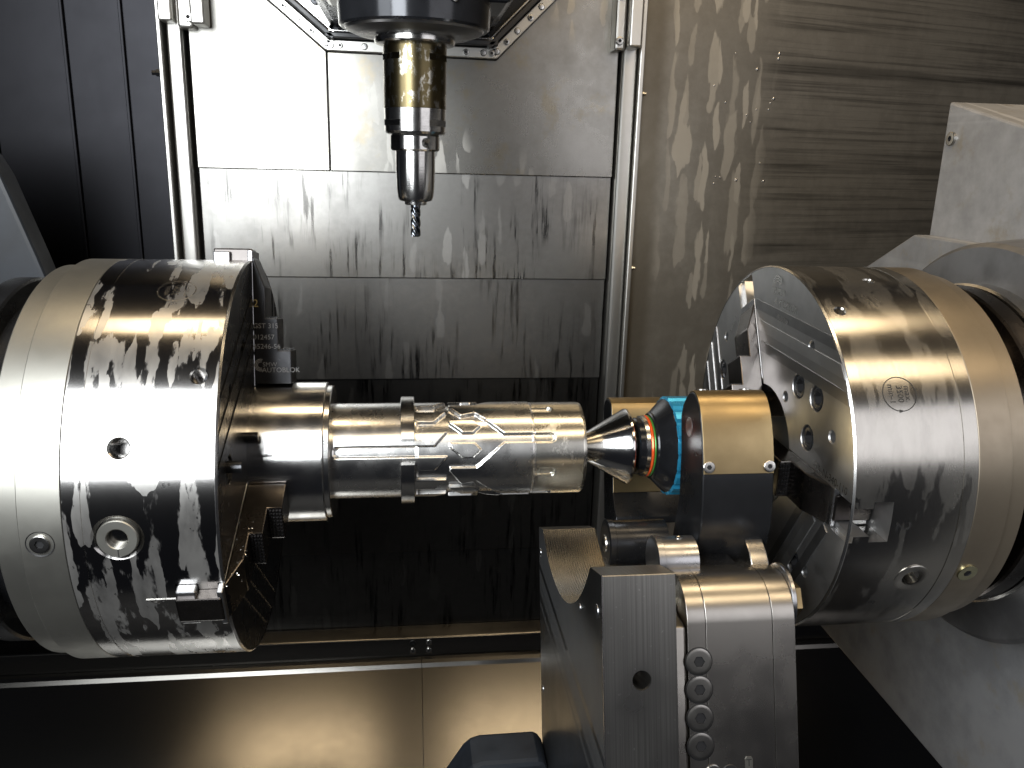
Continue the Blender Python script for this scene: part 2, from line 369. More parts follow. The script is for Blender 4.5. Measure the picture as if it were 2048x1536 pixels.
# brackets on the posts
def bracket(x0, x1, z0, sx):
    b = part('bracket', box(x0, x1, .384, .41, z0, .75, .003), 'post_steel', wall)
    part('bracket_rib', box(x0-sx*.0005 if sx > 0 else x1+.001, (x0+.009) if sx > 0 else x1+.016, .368, .40, z0+.003, .75, .002), 'post_steel', b)
    return b
bl = bracket(-.1335, -.1165, .3735, 0)
br = bracket(.3735, .3865, .3695, 0)
part('bracket_rib', box(-.1515, -.1365, .372, .398, .3790, .75, .002), 'post_steel', bl)
part('bracket_rib', box(.3890, .4040, .372, .398, .3720, .75, .002), 'post_steel', br)
def wall_screw(x, y, z, r, parent, mat='screw_steel'): socket_screw(r, r*.7, r*.45, r*.5, xf((0, -1, 0), (x, y, z)), 'screw', mat, parent)
wall_screw(-.1205, .384, .3850, .0055, bl)
wall_screw(.3785, .384, .3800, .0050, br); wall_screw(.3795, .384, .4310, .0050, br)
for x, z in ((-.1605, .3255), ): part('stud', lathe([(0, .0045), (.004, .0045), (.004, .003), (.009, .003), (.009, 0)], 6, xf((-1, 0, 0), (x, .40, z))), 'black_oxide', wall)
for z in (.322, .105, .50): part('stud', lathe([(0, .0032), (.004, .0032), (.004, .002), (.007, .002), (.007, 0)], 8, xf((1, 0, 0), (.413, .40, z))), 'screw_steel', wall)
# frame of the head opening
def strip(p, q, wid, y, mat, name, parent, t=.008, off=0.):
    p, q = Vector(p), Vector(q); d = (q-p).normalized(); n = Vector((-d.y, d.x))
    if n.y < 0: n = -n
    poly = [p+n*off, q+n*off, q+n*(wid+off), p+n*(wid+off)]
    return part(name, prism([tuple(v) for v in poly], y, y+t, XZ(0), .0012), mat, parent)
pts = [(-.128, .486), (.0294, .3574), (.232, .3555), (.386, .508)]
fr = []
for k in range(3):
    s = strip(pts[k], pts[k+1], .0125, .398, 'post_steel', 'frame_strip', wall); fr.append(s)
    strip(pts[k], pts[k+1], .006, .386, 'gasket', 'gasket', s, .03, .0135)
    strip(pts[k], pts[k+1], .003, .390, 'bright_edge', 'gasket_lip', s, .02, .0200)
    a, b = Vector(pts[k]), Vector(pts[k+1]); L = (b-a).length; d = (b-a)/L; nn = Vector((-d.y, d.x)); nn = nn if nn.y > 0 else -nn
    pos = [L-.006-.020*i*1.0 for i in range(6)] if k == 0 else ([.006, .0165, .045, .085, .130, .165, .186, .196] if k == 1 else [.006, .022, .04, .062, .08])
    for i, t in enumerate(pos):
        c = a+d*t+nn*.0062
        if i % 2: socket_screw(.0036, .0018, .0018, .0012, xf((0, -1, 0), (c.x, .398, c.y)), 'screw', 'screw_steel', s)
        else: part('rivet', lathe([(0, .0040), (.0006, .0038), (.0012, .003), (.0014, 0)], 20, xf((0, -1, 0), (c.x, .398, c.y))), 'bright_edge', s)
# right wall, turned away from the post
wr = struct(part('right_wall', box(0, 1.1, 0, .015, -.7, .75), 'sheet_right', None)); wr.location = (.4165, .405, 0); wr.rotation_euler.z = R(14)
# chute under the chucks
def YZ(x0): return lambda a, b, h: (h, a, b)
led = struct(part('chute_ledge', prism([(.425, -.4245), (.401, -.4290), (.3985, -.4310), (.3985, -.4605), (.425, -.4605)], -.9, .9, YZ(0), .0012), 'chute_steel', None))
for x, z in ((.127, -.4375), (.150, -.4375), (.127, -.4505), (.150, -.4505)): socket_screw(.0045, .002, .002, .0015, xf((0, -1, 0), (x, .3985, z)), 'screw', 'black_oxide' if x < .13 and z > -.44 else 'screw_steel', led)
cb, sb = math.cos(R(31.5)), math.sin(R(31.5))
flo = struct(part('chute_floor', box(-.9, .9, -.62, .424, -.86, -.84), 'recess_shade', None))
for x0, x1 in ((-.9, .1392), (.1400, .9)):
    prof = [(.3980, -.4600), (.3920, -.4610), (.3870, -.4640), (.3835, -.4690), (.3835-cb*.40, -.4690-sb*.40), (.3800-cb*.40, -.475-sb*.40), (.398, -.475)]
    part('plate', prism(prof, x0, x1, YZ(0)), 'chute_steel', flo)

# ================================================================== CHUCKS
RAD = .1575
def stripe_poly(off0, off1, r0, r1):
    """strip between offsets parallel to +a axis, clipped to circle r1 and starting at a=r0"""
    out = [(r0, off0)]
    for k in range(7):
        o = off0+(off1-off0)*k/6; out.append((math.sqrt(max(0, r1*r1-o*o)), o))
    out.append((r0, off1)); return out
def make_chuck(label, X0, sg, jaw_angles, body_mat, tan_mat, jaw_shift, holes, face_holes, face_screws):
    """sg=+1 face looks to +X; l = depth into the body"""
    t = thing('lathe_chuck', label, 'chuck', (X0, 0, 0))
    ax = lambda l: X0-sg*l
    fr3 = lambda ang: (lambda a, b, h: (ax(h), a*math.cos(R(ang))-b*math.sin(R(ang)), a*math.sin(R(ang))+b*math.cos(R(ang))))
    m4 = Matrix(((0, 0, -sg, X0), (0, 1, 0, 0), (1, 0, 0, 0), (0, 0, 0, 1)))  # local z -> depth
    ls = [.0012+(.0828-.0012)*i/14 for i in range(15)]
    prof = [(.06, 0), (.06, .0535), (.0008, .0535), (0, .0543), (0, .07), (0, .09), (0, .11), (0, .13), (0, .145), (0, .1563)]+[(l, RAD) for l in ls]+[(.0830, .1570), (.0836, .1570), (.0838, RAD), (.09, RAD), (.0949, RAD), (.0949, 0)]
    body = part('body', lathe(prof, 288, m4), body_mat, t)
    cs = []
    for a in jaw_angles:
        f = fr3(a)
        c = prism([(.045, -.0110), (.2, -.0110), (.2, .0110), (.045, .0110)], -.01, .031, f)
        cs.append(c)
        cs.append(prism([(.045, -.0158), (.2, -.0158), (.2, .0158), (.045, .0158)], .0165, .0312, f))
        cs.append(prism([(.045, -.0161), (.2, -.0161), (.2, .0161), (.045, .0161)], -.01, .0042, f))
    for x, th, r, dep in holes:
        d = Vector((0, -math.cos(R(th)), math.sin(R(th))))
        cs.append(lathe([(-.01, 0), (-.01, r*1.18), (.0, r*1.18), (.0012+(RAD-math.sqrt(RAD**2-r*r)), r*1.0), (dep, r*1.0), (dep, 0)], 32, xf(-d, Vector((x, 0, 0))+d*RAD)))
    fp = lambda r, a: Vector((X0, r*math.cos(R(a)), r*math.sin(R(a))))
    fdir = Vector((sg, 0, 0))
    for r, a, hr in face_holes: cs.append(lathe([(-.01, 0), (-.01, hr*1.2), (0, hr*1.2), (.001, hr), (.012, hr), (.012, 0)], 24, xf(-fdir, fp(r, a))))
    for r, a, hr in face_screws: cs.append(lathe([(-.01, 0), (-.01, hr*1.10), (0, hr*1.10), (.0006, hr*1.05), (.009, hr*1.05), (.009, 0)], 32, xf(-fdir, fp(r, a))))
    cut(body, cs)
    body.data.materials.append(M['face_steel' if sg < 0 else 'black_oxide'])
    for p in body.data.polygons:
        if math.hypot(p.center.y, p.center.z) < .1566 and (abs(p.normal.x) > .9 or abs(p.center.x-X0) < .0125 and abs(p.normal.y*p.center.y+p.normal.z*p.center.z) < .1566*.999 and math.hypot(p.center.y, p.center.z) < .1500): p.material_index = 1
    for r, a, hr in face_screws: socket_screw(hr, .0075, hr*.62, .006, xf(fdir, fp(r, a)-fdir*.0088), 'face_screw', 'black_oxide', t)
    part('rim', lathe([(-.00035, .1560), (-.0004, .1566), (.0010, .15775), (.0014, .15765), (.0014, .156)], 256, m4), 'bright_edge', t)
    # stepped strips on the face, three-fold
    for a in jaw_angles:
        f = fr3(a); base = -1
        for i, (o0, o1) in enumerate(((.0800, .0888), (.0968, .1060), (.1140, .1225))):
            o0_, o1_ = -o1, -o0
            # from the next jaw slot edge to the rim
            r0 = (.0168-.5*abs(o0_))/.866+.0015 if False else (.0175-.5*abs(o1_))/.866
            part('face_strip', prism(stripe_poly(o0_, o1_, r0, .1552), -.0007, .0003, f), ('face_steel_dark' if i != 1 else 'face_steel_pale') if sg < 0 else 'black_oxide', t)
    ring = part('adapter_ring', lathe([(.0953, .10), (.0953, .1568), (.0958, .1574), (.1215, .1574), (.1222, .1566), (.1222, .1535), (.1230, .1525), (.138, .1525), (.139, .1515), (.139, .05)], 224, m4), tan_mat, t)
    part('back_plate', lathe([(.1392, .11), (.1392, .128), (.160, .128), (.160, .1405), (.1612, .1425), (.176, .1425), (.178, .1405), (.178, .09)], 192, m4), 'black_oxide' if sg > 0 else 'jaw_steel', t)
    # jaws
    for k, a in enumerate(jaw_angles):
        f = fr3(a); s = jaw_shift
        base = part('master_jaw', prism([(.056, -.0106), (.1665+s, -.0106), (.1665+s, .0106), (.056, .0106)], .0008, .0305, f, .0012), 'jaw_steel', t)
        part('master_jaw_rail', prism([(.056, -.0153), (.1640+s, -.0153), (.1640+s, .0153), (.056, .0153)], .0170, .0300, f, .0012), 'grey_disc', base)
        part('master_jaw_rail', prism([(.056, -.0156), (.1650+s, -.0156), (.1650+s, .0156), (.056, .0156)], -.0004, .0036, f, .0008), 'grey_disc', base)
        st = [(.0579, -.0004), (.1600, -.0004), (.1560, -.0022), (.1370, -.0090), (.1355, -.0097), (.1110, -.0097), (.1110, -.0190), (.0850, -.0190), (.0850, -.0292), (.0579, -.0292)]
        jf = lambda r_, d_, h_, f=f: f(r_+s, h_, d_)
        jaw = part('jaw', prism(st, -.0155, .0155, jf, .0009), 'jaw_steel' if sg < 0 or k == 1 else 'jaw_black', t)
        # toothed outer faces of the steps
        tb = bmesh.new()
        for r_, d0, d1 in ((.1355, -.0010, -.0094), (.1110, -.0100, -.0187), (.0850, -.0193, -.0289)):
            for i in range(4):
                for j in range(8):
                    d_ = d0+(d1-d0)*(i+.5)/4; h_ = -.0138+.0276*(j+.5)/8
                    hd = abs(d1-d0)/4*.36
                    prism([(r_, d_-hd), (r_+.0011, d_-hd*.5), (r_+.0011, d_+hd*.5), (r_, d_+hd)], h_-.0011, h_+.0011, jf, 0, tb)
        part('grip_teeth', tb, 'jaw_black', jaw)['kind'] = 'stuff'
    return t, fr3
LJ = [79.3, 199.3, 319.3]; RJ = [62., 182., 302.]
lc, lf = make_chuck('stained main chuck gripping the machined workpiece', 0., 1, LJ, 'chuck_stained', 'tan_ring', 0.,
    [(-.0601, 21.1, .0062, .02), (-.0134, 38.4, .0052, .012), (-.0627, -.2, .0140, .004)],
    [(.125, 140, .004), (.125, 165, .004), (.0646, 150, .003)], [(.112, 112, .0095), (.118, 166, .0095)])
rc, rf = make_chuck('cleaner opposite chuck with a round speed mark on its rim', .436, -1, RJ, 'chuck_clean', 'tan_ring_warm', -.0335,
    [(.4492, 59, .0042, .012), (.4928, 75.2, .0042, .012), (.4969, -20.8, .0072, .012)],
    [(.0646, 123.1, .0042), (.1252, 123.6, .0045), (.126, 158.4, .0045), (.1292, 35.8, .0042), (.125, 215, .0045)],
    [(.0886, 129, .0098), (.1102, 142.3, .0098), (.0865, 157.7, .0098), (.114, 21.7, .0090), (.1102, 222., .0098)])
def cyl_part(x, th, prof, segs, mat, name, parent, rad=RAD):
    d = Vector((0, -math.cos(R(th)), math.sin(R(th)))); return part(name, lathe(prof, segs, xf(d, Vector((x, 0, 0))+d*rad)), mat, parent)
part('spindle_nose', lathe([(-.55, 0), (-.55, .098), (-.24, .098), (-.236, .094), (-.176, .094), (-.176, .05)], 96, xf('X')), 'black_oxide', lc)
# bushing and screws on the left chuck
bu = cyl_part(-.0627, -.2, [(-.006, .0065), (.0008, .0065), (.0014, .0071), (.0014, .0122), (.0008, .0128), (-.004, .0128)], 40, 'tan_ring', 'bushing', lc)
part('bushing_slit', prism([(-.0003, -.0128), (.0003, -.0128), (.0003, -.0078), (-.0003, -.0078)], .0013, .0016, lambda a, b, h: (-.0627+a, -RAD-h, b)), 'engraving', bu)
cyl_part(-.0627, -.2, [(-.010, .0066), (-.0095, .0066), (-.0095, 0)], 32, 'recess_shade', 'bushing_core', lc)
cyl_part(-.1098, -1.1, [(.0004, .0088), (-.0005, .0078), (-.0002, 0)], 32, 'recess_shade', 'screw_recess', lc)
socket_screw(.0060, .0016, .0030, .0014, xf((0, -1, 0), (-.1098, -.1574, -.003)), 'ring_screw', 'screw_steel', lc)
d = Vector((0, -math.cos(R(-19.6)), math.sin(R(-19.6)))); socket_screw(.0078, .0012, .0032, .0010, xf(d, Vector((.5411, 0, 0))+d*.1573), 'ring_screw', 'plated_screw', rc)
cyl_part(.4969, -20.8, [(-.003, .0072), (.0004, .0072), (.0006, .0078), (.0006, .0128), (.0001, .0133), (-.001, .0133)], 40, 'chuck_clean', 'bushing', rc)
# round speed marks and stamped writing
def badge(x, th, rot, parent, lines, mat, r=.0125):
    f = cylmap(x, th, .15772, rot)
    part('speed_mark_ring', ring_flat(r, r*1.05, f), mat, parent)
    for s, y in lines: part('stamped_writing', text_bm(s, r*.52, lambda a, b, y=y: f(a, b+y)), mat, parent)
badge(-.0390, 66.5, 90, lc, (('max.', .0068), ('3200', 0), ('min-1', -.0066)), 'bright_engraving')
badge(.4741, 32.2, -90, rc, (('max.', .0062), ('3500', .0003), ('min-1', -.0062)), 'engraving')
part('speed_mark_arrow', prism([(-.0018, .0012), (.0018, 0), (-.0018, -.0012)], 0, .0003, lambda a, b, h: cylmap(.4741, 32.2, .15772+h)(a, b-.0128)), 'engraving', rc)
part('stamped_writing', text_bm('8 F', .0045, cylmap(-.0312, 12.2, .1577)), 'engraving', lc)
part('stamped_writing', text_bm('2', .017, cylmap(.4766, -3.2, .1577, -90)), 'bright_engraving', rc)
part('stamped_writing', text_bm('K', .009, cylmap(.4761, -32.2, .1577, -90)), 'engraving', rc)
part('stamped_writing', text_bm('ID 198327', .0045, cylmap(.4773, 63.0, .1577, -75)), 'bright_engraving', rc)
ar = cylmap(-.0399, -19.5, .1577)
part('arrow_mark', prism([(-.0085, -.0006), (.0145, -.0006), (.0145, .0006), (-.0085, .0006)], 0, .0003, lambda a, b, h: cylmap(-.0430, -18.4, .1577+h)(a, b)), 'bright_engraving', lc)
part('arrow_mark', prism([(-.0085, .0004), (-.0010, -.0034), (-.0002, -.0026), (-.0085, .0012)], 0, .0003, lambda a, b, h: cylmap(-.0430, -18.6, .1578+h)(a, b)), 'bright_engraving', lc)
# stamped writing on the right face: a map with b up (z), a toward the camera (-y)
def facemap(r, ang, rot):
    y0, z0 = r*math.cos(R(ang)), r*math.sin(R(ang)); c, s_ = math.cos(R(rot)), math.sin(R(rot))
    return lambda a, b: (.4350, y0-(a*c-b*s_), z0+(a*s_+b*c))
fm = facemap(.1370, 92, -2)
for k in range(3): part('stamped_emblem', ring_flat(.0085-.0022*k, .0094-.0022*k, lambda a, b: fm(a-.006, b+.004), 32, R(20), R(250)), 'bright_engraving', rc)
part('stamped_writing', text_bm('SMW', .0085, lambda a, b: fm(a+.001, b)), 'bright_engraving', rc)
part('stamped_writing', text_bm('AUTOBLOK', .0085, lambda a, b: fm(a+.014, b-.0085)), 'bright_engraving', rc)
part('stamped_writing', text_bm('063604', .0070, facemap(.1165, 98, -2)), 'bright_engraving', rc)
part('stamped_writing', text_bm('GSA-N-340-110', .0085, facemap(.1225, 172.5, -2)), 'bright_engraving', rc)
part('stamped_writing', text_bm('SERIAL 1', .0055, facemap(.1270, 46, 60)), 'bright_engraving', rc)
# writing on the side of the upper jaw of the main chuck
a = R(79.3); rad_ = Vector((0, math.cos(a), math.sin(a))); tg = Vector((0, -math.sin(a), math.cos(a)))
def jawmap(x, r): return lambda p, q: Vector((x+p, 0, 0))+rad_*(r+q)+tg*.01565
for s, x, r, sz, m in (('2', .0000, .1225, .0085, 'gold_print'), ('GST 315', -.0005, .1045, .0056, 'white_print'), ('012457', -.0005, .0955, .0056, 'white_print'), ('45246-56', -.0005, .0880, .0056, 'white_print'), ('SMW', .0065, .0735, .0050, 'white_print'), ('AUTOBLOK', .0060, .0690, .0056, 'white_print')):
    part('jaw_lettering', text_bm(s, sz, jawmap(x, r), 1., 'LEFT'), m, lc)
for k in range(3): part('jaw_emblem', ring_flat(.0044-.0011*k, .0050-.0011*k, lambda p, q: jawmap(.0050, .0732)(p, q), 24, R(70), R(290)), 'white_print', lc)

# ================================================================== WORKPIECE
wp = thing('machined_workpiece', 'steel sleeve with milled hexagonal pockets held in the stained chuck', 'workpiece')
mx = xf('X')
part('flange', lathe([(-.03, .02), (-.03, .0565), (-.012, .0565), (-.0115, .0579), (.0560, .0579), (.0568, .0571), (.0570, .0552), (.0605, .0550), (.0612, .054), (.0612, .0398)], 160, mx), 'turned_steel', wp)
part('key', box(-.012, .0155, -.0556, -.0500, .0105, .0155, .0005), 'black_oxide', wp)
def pocket_height():
    def inside(poly, x, y):
        c = False; j = len(poly)-1
        for i in range(len(poly)):
            (xi, yi), (xj, yj) = poly[i], poly[j]
            if (yi > y) != (yj > y) and x < (xj-xi)*(y-yi)/(yj-yi)+xi: c = not c
            j = i
        return c
    pad = [(.120, -6.4), (.1437, -6.4), (.1537, 10.6), (.120, 10.6)]
    isl = [(.1560, 26.7), (.1758, 26.7), (.1812, 18.0), (.1748, 9.0), (.1660, 9.0), (.1556, 22.4)]
    body = [(.40, -53.), (.2000, -53.), (.1772, -22.), (.1652, -27.), (.1556, -8.), (.1560, -3.3), (.1775, -3.4), (.2002, 26.9), (.40, 26.9)]
    slot = [(.0655, 10.9), (.0639, 13.5), (.0639, 20.8), (.0655, 23.3), (.156, 23.3), (.156, 10.9)]
    bb = lambda P: (min(p[0] for p in P), max(p[0] for p in P), min(p[1] for p in P), max(p[1] for p in P))
    def h(x, th):
        if x < .1292: raised = True
        else:
            raised = x > .2244
            t30 = (th+30) % 30; 
            for k in (0, -30):
                if inside(pad, x, t30+k): raised = True
            if not raised:
                t90 = (th+360) % 90
                for dk in (0, -90):
                    for s in (0, 30):
                        if inside(isl, x, t90+dk-s): raised = True
                    if inside(body, x, t90+dk): raised = True
        if not raised: return .0362
        if inside(slot, x, th) : return .0352
        if x > .2244:
            if x < .2256: return .0384
            for k in range(-4, 5):
                c = 31.5+42.6*k; d = abs((th-c+180) % 360-180)*R(1)*.039; xe = .2256
                if d < .0036 and x < .2385: return .0364
                if x >= .2385 and math.hypot(x-.2385, d) < .0036: return .0364
            return .0392 if x < .2665 else .0392-(x-.2665)*.35
        return .0398
    return h
def heightfield():
    h = pocket_height(); xs = [.0605+.0007*i for i in range(6)]
    x = .0640
    while x < .1290: xs.append(x); x += .0011
    while x < .2268: xs.append(x); x += .00052
    while x < .2680: xs.append(x); x += .0008
    xs.append(.2688); NT = 560; vs = []; fs = []
    # visible side is the full turn; quantise once
    for x in xs:
        for k in range(NT):
            th = 360*k/NT-180; r = h(x, th); t = R(th); vs.append((x, -r*math.cos(t), r*math.sin(t)))
    n = len(xs)
    for i in range(n-1):
        for k in range(NT):
            j = (k+1) % NT; fs.append((i*NT+k, i*NT+j, (i+1)*NT+j, (i+1)*NT+k))
    me = bpy.data.meshes.new('pocketed_body'); me.from_pydata(vs, [], fs)
    bm = bmesh.new(); bm.from_mesh(me); bmesh.ops.recalc_face_normals(bm, faces=bm.faces)
    for v in bm.verts: pass
    # soften the saw-tooth of the pocket walls
    wallv = [v for v in bm.verts if any(abs(math.hypot(e.other_vert(v).co.y, e.other_vert(v).co.z)-math.hypot(v.co.y, v.co.z)) > .0008 for e in v.link_edges)]
    for _ in range(1): bmesh.ops.smooth_vert(bm, verts=wallv, factor=.3, use_axis_x=True, use_axis_y=True, use_axis_z=True)
    for f in bm.faces: f.smooth = True
    for e in bm.edges: e.smooth = not (len(e.link_faces) != 2 or e.calc_face_angle(0) > R(45))
    bm.to_mesh(me); bm.free(); return me
pb = link('pocketed_body', heightfield(), 'milled_steel', wp)
pb.data.materials.append(M['worn_sleeve'])
for p in pb.data.polygons:
    if p.center.x > .2262: p.material_index = 1
part('end_face', lathe([(.2688, .0384), (.2690, .037), (.2690, .009), (.262, .006), (.262, 0)], 96, mx), 'worn_sleeve', wp)
G0, G1 = 4.0, 30.5
for a0, a1 in ((G1, G0+120), (G1+120, G0+240), (G1+240, G0+360)):
    seg = lathe([(.1164, .0388), (.1164, .0448), (.1168, .0452), (.1272, .0452), (.1276, .0448), (.1276, .0388)], 40, None, True, None, R(a0), R(a1))
    # local x,y -> -Y, Z
    bmesh.ops.transform(seg, matrix=Matrix(((0, 0, 1, 0), (-1, 0, 0, 0), (0, 1, 0, 0), (0, 0, 0, 1))), verts=seg.verts)
    part('collar_segment', seg, 'turned_steel', wp)

# ================================================================== LIVE CENTRE
lv = thing('live_center', 'pointed revolving center with orange and green rings and a blue nut', 'live center', (.25, 0, 0))
part('cone', lathe([(.2535, .00001)]+[(.2535+.0555*k/12, .0322*k/12) for k in range(1, 12)]+[(.3090, .0322), (.3096, .0327), (.3112, .0327), (.3120, .0318), (.3120, .02)], 128, mx), 'center_steel', lv)
part('neck', lathe([(.311, .0195), (.3165, .0195), (.3175, .0235), (.3190, .0248), (.3235, .0250), (.3280, .0255), (.3280, .02)], 96, mx), 'black_gloss', lv)
part('seal_ring', lathe([(.3232, .0250), (.3236, .0264), (.3268, .0267), (.3273, .0260)], 96, mx), 'bright_edge', lv)
part('orange_ring', lathe([(.3273, .024), (.3275, .0264), (.3287, .0270), (.3298, .0264), (.3300, .024)], 96, mx), 'orange_ring', lv)
part('green_ring', lathe([(.3300, .024), (.3301, .0264), (.3308, .0268), (.3315, .0264), (.3316, .024)], 96, mx), 'green_ring', lv)
part('housing', lathe([(.3314, .02), (.3314, .0280), (.3322, .0290), (.3335, .0296), (.3370, .0330), (.3405, .0365), (.3435, .0395), (.3450, .0408), (.3465, .0410), (.3465, .03)], 128, mx), 'black_gloss', lv)
part('spanner_hole', lathe([(0, .0022), (.0006, .0021), (.0006, .0016), (-.0006, 0)], 20, xf((-.68, -.62, -.38), (.3400, -.0306, -.0190))), 'screw_steel', lv)
# castellated blue nut
bm = bmesh.new()
ng = 18; pr = []
for i in range(ng*6):
    a = 2*PI*i/(ng*6); k = i % 6; pr.append((a, .0432 if k in (0, 1, 2, 3) else .0412))
vs0 = [bm.verts.new((.3462, r*math.cos(a), r*math.sin(a))) for a, r in pr]; vs1 = [bm.verts.new((.3680, r*math.cos(a), r*math.sin(a))) for a, r in pr]
vs2 = [bm.verts.new((.3452, .0405*math.cos(a), .040*math.sin(a))) for a, r in pr]; n = len(pr)
for i in range(n):
    j = (i+1) % n; bm.faces.new((vs0[i], vs0[j], vs1[j], vs1[i])); bm.faces.new((vs2[i], vs2[j], vs0[j], vs0[i]))
part('nut', bm, 'blue_anodised', lv, 20.)

# ================================================================== TURRET (tilted 18 deg about X): u toward camera, v up
ce, se = math.cos(R(18)), math.sin(R(18))
def UV(u, v): return (-ce*u+se*v, se*u+ce*v)
def UVX(a, b, h): y, z = UV(a, b); return (h, y, z)
udir = Vector((0, -ce, se)); vdir = Vector((0, se, ce))
def P3(x, u, v): return Vector((x,))+Vector() if False else Vector((x, *UV(u, v)))
# front tool carrier
def carrier(label, x0, x1, poly, plate, dark, scr):
    t = thing('tool_carrier', label, 'tool carrier', P3(x0, 0, 0))
    part('body', prism(poly, x0, x1, UVX, .0012), dark, t)
    pl = part('cover_plate', prism(plate, x0+.0006, x1-.0006, UVX, .0003), 'bronze', t)
    for x, u, v, nu, nv in scr:
        y, z = UV(nu, nv); socket_screw(.0046, .0016, .0020, .0012, xf((0, y, z), P3(x, u, v)), 'screw', 'screw_steel', pl)
    return t
def arc(cx, cy, r, a0, a1, n): return [(cx+r*math.cos(R(a0+(a1-a0)*i/n)), cy+r*math.sin(R(a0+(a1-a0)*i/n))) for i in range(n+1)]
near = [(.0690, .0438), (.0775, .0444), (.0812, .0432), (.0850, .0405), (.0882, .0370), (.0910, .0322), (.0933, .0260), (.0951, .0179), (.0966, .0060), (.0970, -.0060), (.0962, -.0200), (.0931, -.0434), (.0874, -.0632), (.0800, -.0755), (.0722, -.0847), (.0570, -.0979)]
body = near+[(.0095, -.1059), (.0201, -.0728), (.0382, -.0416), (.0461, -.0027), (.0481, .0262), (.0538, .0351), (.0616, .0402)]
def offs(P, d):
    out = []
    for i, (a, b) in enumerate(P):
        p, q = P[max(0, i-1)], P[min(len(P)-1, i+1)]; t = Vector((q[0]-p[0], q[1]-p[1])).normalized(); out.append((a-t.y*d, b+t.x*d))
    return out
outer = near[:11]; plate = offs(outer, .0010)+offs(outer, -.002)[::-1]
front = carrier('dark carrier with bronze cover plate in front of the blue nut', .346, .4035, body, plate, 'black_oxide',
    [(.3505, .0975, -.0145, 1, -.06), (.3990, .0975, -.0145, 1, -.06), (.356, .0710, .0450, .0, 1), (.392, .0710, .0450, .0, 1)])
part('oval_plug', lathe([(0, .0078), (.0004, .0074), (.0004, .0062), (.0002, .0058), (.0003, .003), (.0006, 0)], 32, xf((-1, 0, 0), P3(.346, .0680, .0165))), 'grey_disc', front)
near2 = [(-.0980, .0440), (-.0913, .0444), (-.0840, .0420), (-.0790, .0385), (-.0772, .0330), (-.0769, .0183), (-.0772, -.0150), (-.0779, -.0469), (-.0725, -.0600), (-.0659, -.0696)]
body2 = near2+[(-.0659, -.0760), (-.1155, -.0760), (-.1130, -.02), (-.1090, .0359), (-.1040, .0420)]
plate2 = offs(near2[:8], .0010)+offs(near2[:8], -.002)[::-1]
carrier('rear carrier with bronze cover plate behind the cone', .318, .410, body2, plate2, 'black_oxide', [])
# cradle block
blk = thing('cradle_block', 'milled steel block with an arched cradle cut into its top', 'steel block', P3(.275, .03, -.3))
cr = [(-.106, -.40), (.1635, -.40), (.1635, -.0822), (.1630, -.0815), (.1285, -.0815)]
cx0, cyo, rr = .0235, .0185, .1446
a1 = math.degrees(math.asin((.1285-.0235)/rr)); a0 = -math.degrees(math.asin((.0235+.0815)/rr))
arcp = [(cx0+rr*math.sin(R(a1+(a0-a1)*i/36)), cyo-rr*math.cos(R(a1+(a0-a1)*i/36))) for i in range(37)]
cr = cr+arcp[1:]+[(-.106, -.0815)]
bo = part('block_body', prism(cr, .250, .3008, UVX), 'milled_block', blk)
bo.data.materials.append(M['block_side']); bo.data.materials.append(M['groove_steel'])
for p in bo.data.polygons:
    u = -ce*p.center.y+se*p.center.z; v = se*p.center.y+ce*p.center.z
    if abs(p.normal.x) > .9: p.material_index = 1
    elif v > -.1305 and -.085 < u < .13 and p.normal.dot(udir) != 0 and not (v > -.0816): p.material_index = 2
cut_ = lathe([(-.01, 0), (-.01, .0066), (0, .0066), (.0015, .0060), (.05, .0060), (.05, 0)], 32, xf(-udir, P3(.2763, .1635, -.1517)))
mats = list(bo.data.materials)
def cut_keep(o, c):
    me = finish(c, 'cutter'); k = bpy.data.objects.new('cutter', me); COL.objects.link(k)
    md = o.modifiers.new('b', 'BOOLEAN'); md.solver = 'EXACT'; md.object = k
    dg = bpy.context.evaluated_depsgraph_get(); new = bpy.data.meshes.new_from_object(o.evaluated_get(dg)); o.modifiers.clear(); o.data = new; bpy.data.objects.remove(k)
    bm = bmesh.new(); bm.from_mesh(o.data)
    for f in bm.faces: f.smooth = True
    for e in bm.edges: e.smooth = not (len(e.link_faces) != 2 or e.calc_face_angle(0) > R(19))
    bm.to_mesh(o.data); bm.free()
cut_keep(bo, cut_)
part('edge_bead', prism([(.1628, -.40), (.1639, -.40), (.1639, -.0811), (.1628, -.0811)], .2498, .2506, UVX), 'bright_edge', bo)
for u, v, r in ((.1480, -.1080, .0048), (.055+.035, -.1180, .0030), (-.098, -.105, .0040), (-.095, -.235, .0036)):
    part('plug', lathe([(0, r), (.0005, r*.95), (.0005, r*.6), (-.0004, 0)], 24, xf((-1, 0, 0), P3(.250, u, v))), 'grey_disc', blk)
# turret block
tb_ = thing('turret_block', 'polished turret block with a row of four large screws', 'turret block', P3(.35, .05, -.3))
prof = [(-.05, -.40), (.1400, -.40), (.1400, -.1220)]+arc(.108, -.122, .032, 0, 90, 12)[1:]+[(-.05, -.0900)]
for x0, x1 in ((.3165, .3297), (.3301, .3790), (.3794, .3960)): part('section', prism(prof, x0, x1, UVX, .0003), 'ground_steel', tb_)
part('chamfer_strip', prism([(.100, -.40), (.1385, -.40), (.1385, -.124), (.100, -.11)], .3060, .3160, UVX, .002), 'ground_steel', tb_)
for i, v in enumerate((-.1478, -.1672, -.1868, -.2062)):
    p = P3(.3240, .1400, v)
    w_ = part('screw_seat', lathe([(0, .0101), (.0004, .0101), (.0005, .0098), (.0005, .0088)], 40, xf(udir, p)), 'recess_shade', tb_)
    socket_screw(.0092, .0014, .0041, .0012, xf(udir, p), 'screw', 'screw_matte', tb_, .22)
